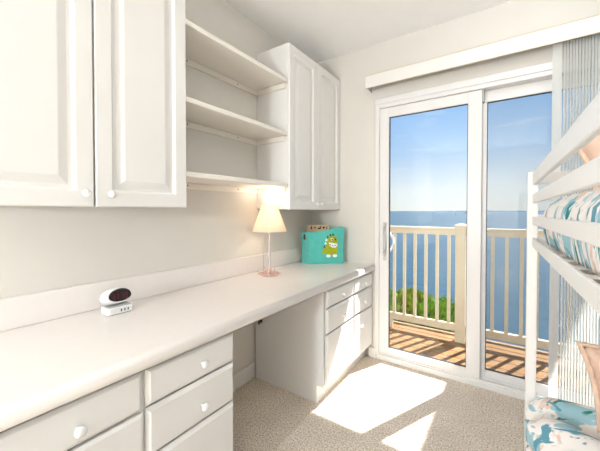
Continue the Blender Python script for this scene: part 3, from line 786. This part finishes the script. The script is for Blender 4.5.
bm = new(); v = [bm.verts.new(p) for p in ((-119.4, 1149.9, -2), (-112.5, 1149.9, -2), (-119.4, 1149.9, 14), (-119.4, 1150.1, -2), (-112.5, 1150.1, -2), (-119.4, 1150.1, 14))]
bm.faces.new(v[:3]); bm.faces.new(v[3:][::-1])
for i in range(3): bm.faces.new((v[i], v[(i + 1) % 3], v[3 + (i + 1) % 3], v[3 + i]))
mk('sail', bm, M['sail'], t)
for px, py, lab in ((-28.5, 350, 'channel marker pile nearest the railing post out on the water'), (-70, 520, 'channel marker pile left of the sailboat out on the water')):
    bm = lathe(new(), [(.5, -.8), (.5, 2.2), (.9, 2.3), (.9, 3.0), (.1, 3.4)], (px, py, -6), 'z', 8); tag(mk('channel_marker', bm, M['sail'], base=(px, py, -6)), lab, 'marker', 'channel markers')

# ------------------------------------------------------------------ lights
sd = Vector((-.445, -1, -1.394))
sun = bpy.data.lights.new('sun', 'SUN'); sun.energy = 15.0; sun.color = (1, .97, .93); sun.angle = math.radians(.55)
so = bpy.data.objects.new('sun', sun); COL.objects.link(so); so.rotation_euler = sd.to_track_quat('-Z', 'Y').to_euler(); so.location = (5, 9, 12)

def fill_pendant(x, y, z, e, label, r=.10):  # unseen pendant, added as fill light for the window end
    t = thing('added_fill_pendant', label, 'fill light', (x, y, H))
    bm = lathe(new(), [(.055, -.03), (.06, -.024), (.06, -.001), (.02, 0)], (x, y, H), 'z', 28); mk('canopy', bm, M['trimwhite'], t)
    bm = tube(new(), [(x, y, H - .03), (x, y, z + .055)], .006, 8); mk('rod', bm, M['steel'], t)
    bm = lathe(new(), [(.012, .06), (.05, .055), (.055, .045), (.012, .04)], (x, y, z), 'z', 28); mk('cap', bm, M['steel'], t)
    l = bpy.data.lights.new('pendant_fill_light', 'POINT'); l.shadow_soft_size = r; l.energy = e; l.color = (.89, .95, 1)
    o = bpy.data.objects.new('pendant_fill_light', l); COL.objects.link(o); o.location = (x, y, z - .08)
fill_pendant(.12, 1.68, 2.53, 6, 'added fill light on a short pendant, unseen above the foot of the bunk bed')
fl = thing('added_fill_floor_lamp', 'added fill light on a floor stand, unseen behind the viewer', 'floor lamp', (-.62, -2.3, 0))  # added behind the camera to fill the room with light, never seen
bm = lathe(new(), [(.14, 0), (.14, .015), (.03, .03), (.012, .04)], (-.62, -2.3, 0), 'z', 28); mk('base', bm, M['steel'], fl)
bm = tube(new(), [(-.62, -2.3, .035), (-.62, -2.3, 1.22)], .011, 10); mk('pole', bm, M['steel'], fl)
bm = lathe(new(), [(.012, 1.21), (.05, 1.22), (.055, 1.245), (.012, 1.25)], (-.62, -2.3, 0), 'z', 24); mk('holder', bm, M['steel'], fl)
l = bpy.data.lights.new('floor_lamp_fill_light', 'POINT'); l.shadow_soft_size = .10; l.energy = 185; l.color = (.89, .95, 1)
o = bpy.data.objects.new('floor_lamp_fill_light', l); COL.objects.link(o); o.location = (-.62, -2.3, 1.38)

# ------------------------------------------------------------------ sky
w = bpy.data.worlds.new('sky'); SC.world = w; w.use_nodes = True; T = w.node_tree; T.nodes.clear()
def N(typ, **kw):
    n = T.nodes.new(typ)
    for k, v in kw.items(): setattr(n, k, v)
    return n
out = N('ShaderNodeOutputWorld'); bgn = N('ShaderNodeBackground'); tc = N('ShaderNodeTexCoord'); sx = N('ShaderNodeSeparateXYZ')
T.links.new(tc.outputs['Generated'], sx.inputs[0])
r = N('ShaderNodeValToRGB'); e = r.color_ramp.elements
stops = [(0.0, srgb(238, 240, 236)), (.06, srgb(234, 242, 245)), (.17, srgb(182, 213, 246)), (.30, srgb(154, 198, 247)), (.45, srgb(128, 178, 242)), (1, srgb(80, 136, 220))]
while len(e) < len(stops): e.new(.5)
for el, (p, c) in zip(e, stops): el.position = p; el.color = c
T.links.new(sx.outputs['Z'], r.inputs[0])
# wisps
mp = N('ShaderNodeMapping'); mp.inputs['Scale'].default_value = (4, 4, 30); mp.inputs['Location'].default_value = (2.3, .4, 1.1); T.links.new(tc.outputs['Generated'], mp.inputs[0])
nz = N('ShaderNodeTexNoise'); nz.inputs['Scale'].default_value = 2.2; nz.inputs['Detail'].default_value = 5; T.links.new(mp.outputs[0], nz.inputs['Vector'])
cr = N('ShaderNodeValToRGB'); cr.color_ramp.elements[0].position = .56; cr.color_ramp.elements[1].position = .80; T.links.new(nz.outputs['Fac'], cr.inputs[0])
mu = N('ShaderNodeMath', operation='MULTIPLY'); mu.inputs[1].default_value = .3; T.links.new(cr.outputs[0], mu.inputs[0])
mx = N('ShaderNodeMix', data_type='RGBA'); T.links.new(mu.outputs[0], mx.inputs[0]); T.links.new(r.outputs[0], mx.inputs[6]); mx.inputs[7].default_value = srgb(238, 244, 249)
T.links.new(mx.outputs[2], bgn.inputs[0]); bgn.inputs[1].default_value = 1.0
T.links.new(bgn.outputs[0], out.inputs[0])

# ------------------------------------------------------------------ camera
cam = bpy.data.cameras.new('camera'); co = bpy.data.objects.new('camera', cam); COL.objects.link(co)
cam.sensor_width = 36; cam.lens = 306 / 600 * 36; cam.shift_y = -(225.5 - 215.807) / 600
cam.clip_start = .02; cam.clip_end = 60000
co.location = (0, 0, 1.24); co.rotation_euler = (PI / 2 - math.radians(.9), 0, math.radians(34.6))
SC.camera = co
for o in bpy.data.objects:
    if '_local' in o.keys(): del o['_local']
SC.view_settings.view_transform = 'Standard'; SC.view_settings.look = 'None'
SC.view_settings.exposure = 0.12; SC.view_settings.gamma = 1
try: SC.view_settings.use_curve_mapping = False
except Exception: pass
SC.cycles.use_denoising = True
SC.cycles.max_bounces = 12; SC.cycles.diffuse_bounces = 6; SC.cycles.transparent_max_bounces = 16
SC.cycles.sample_clamp_indirect = 6.0
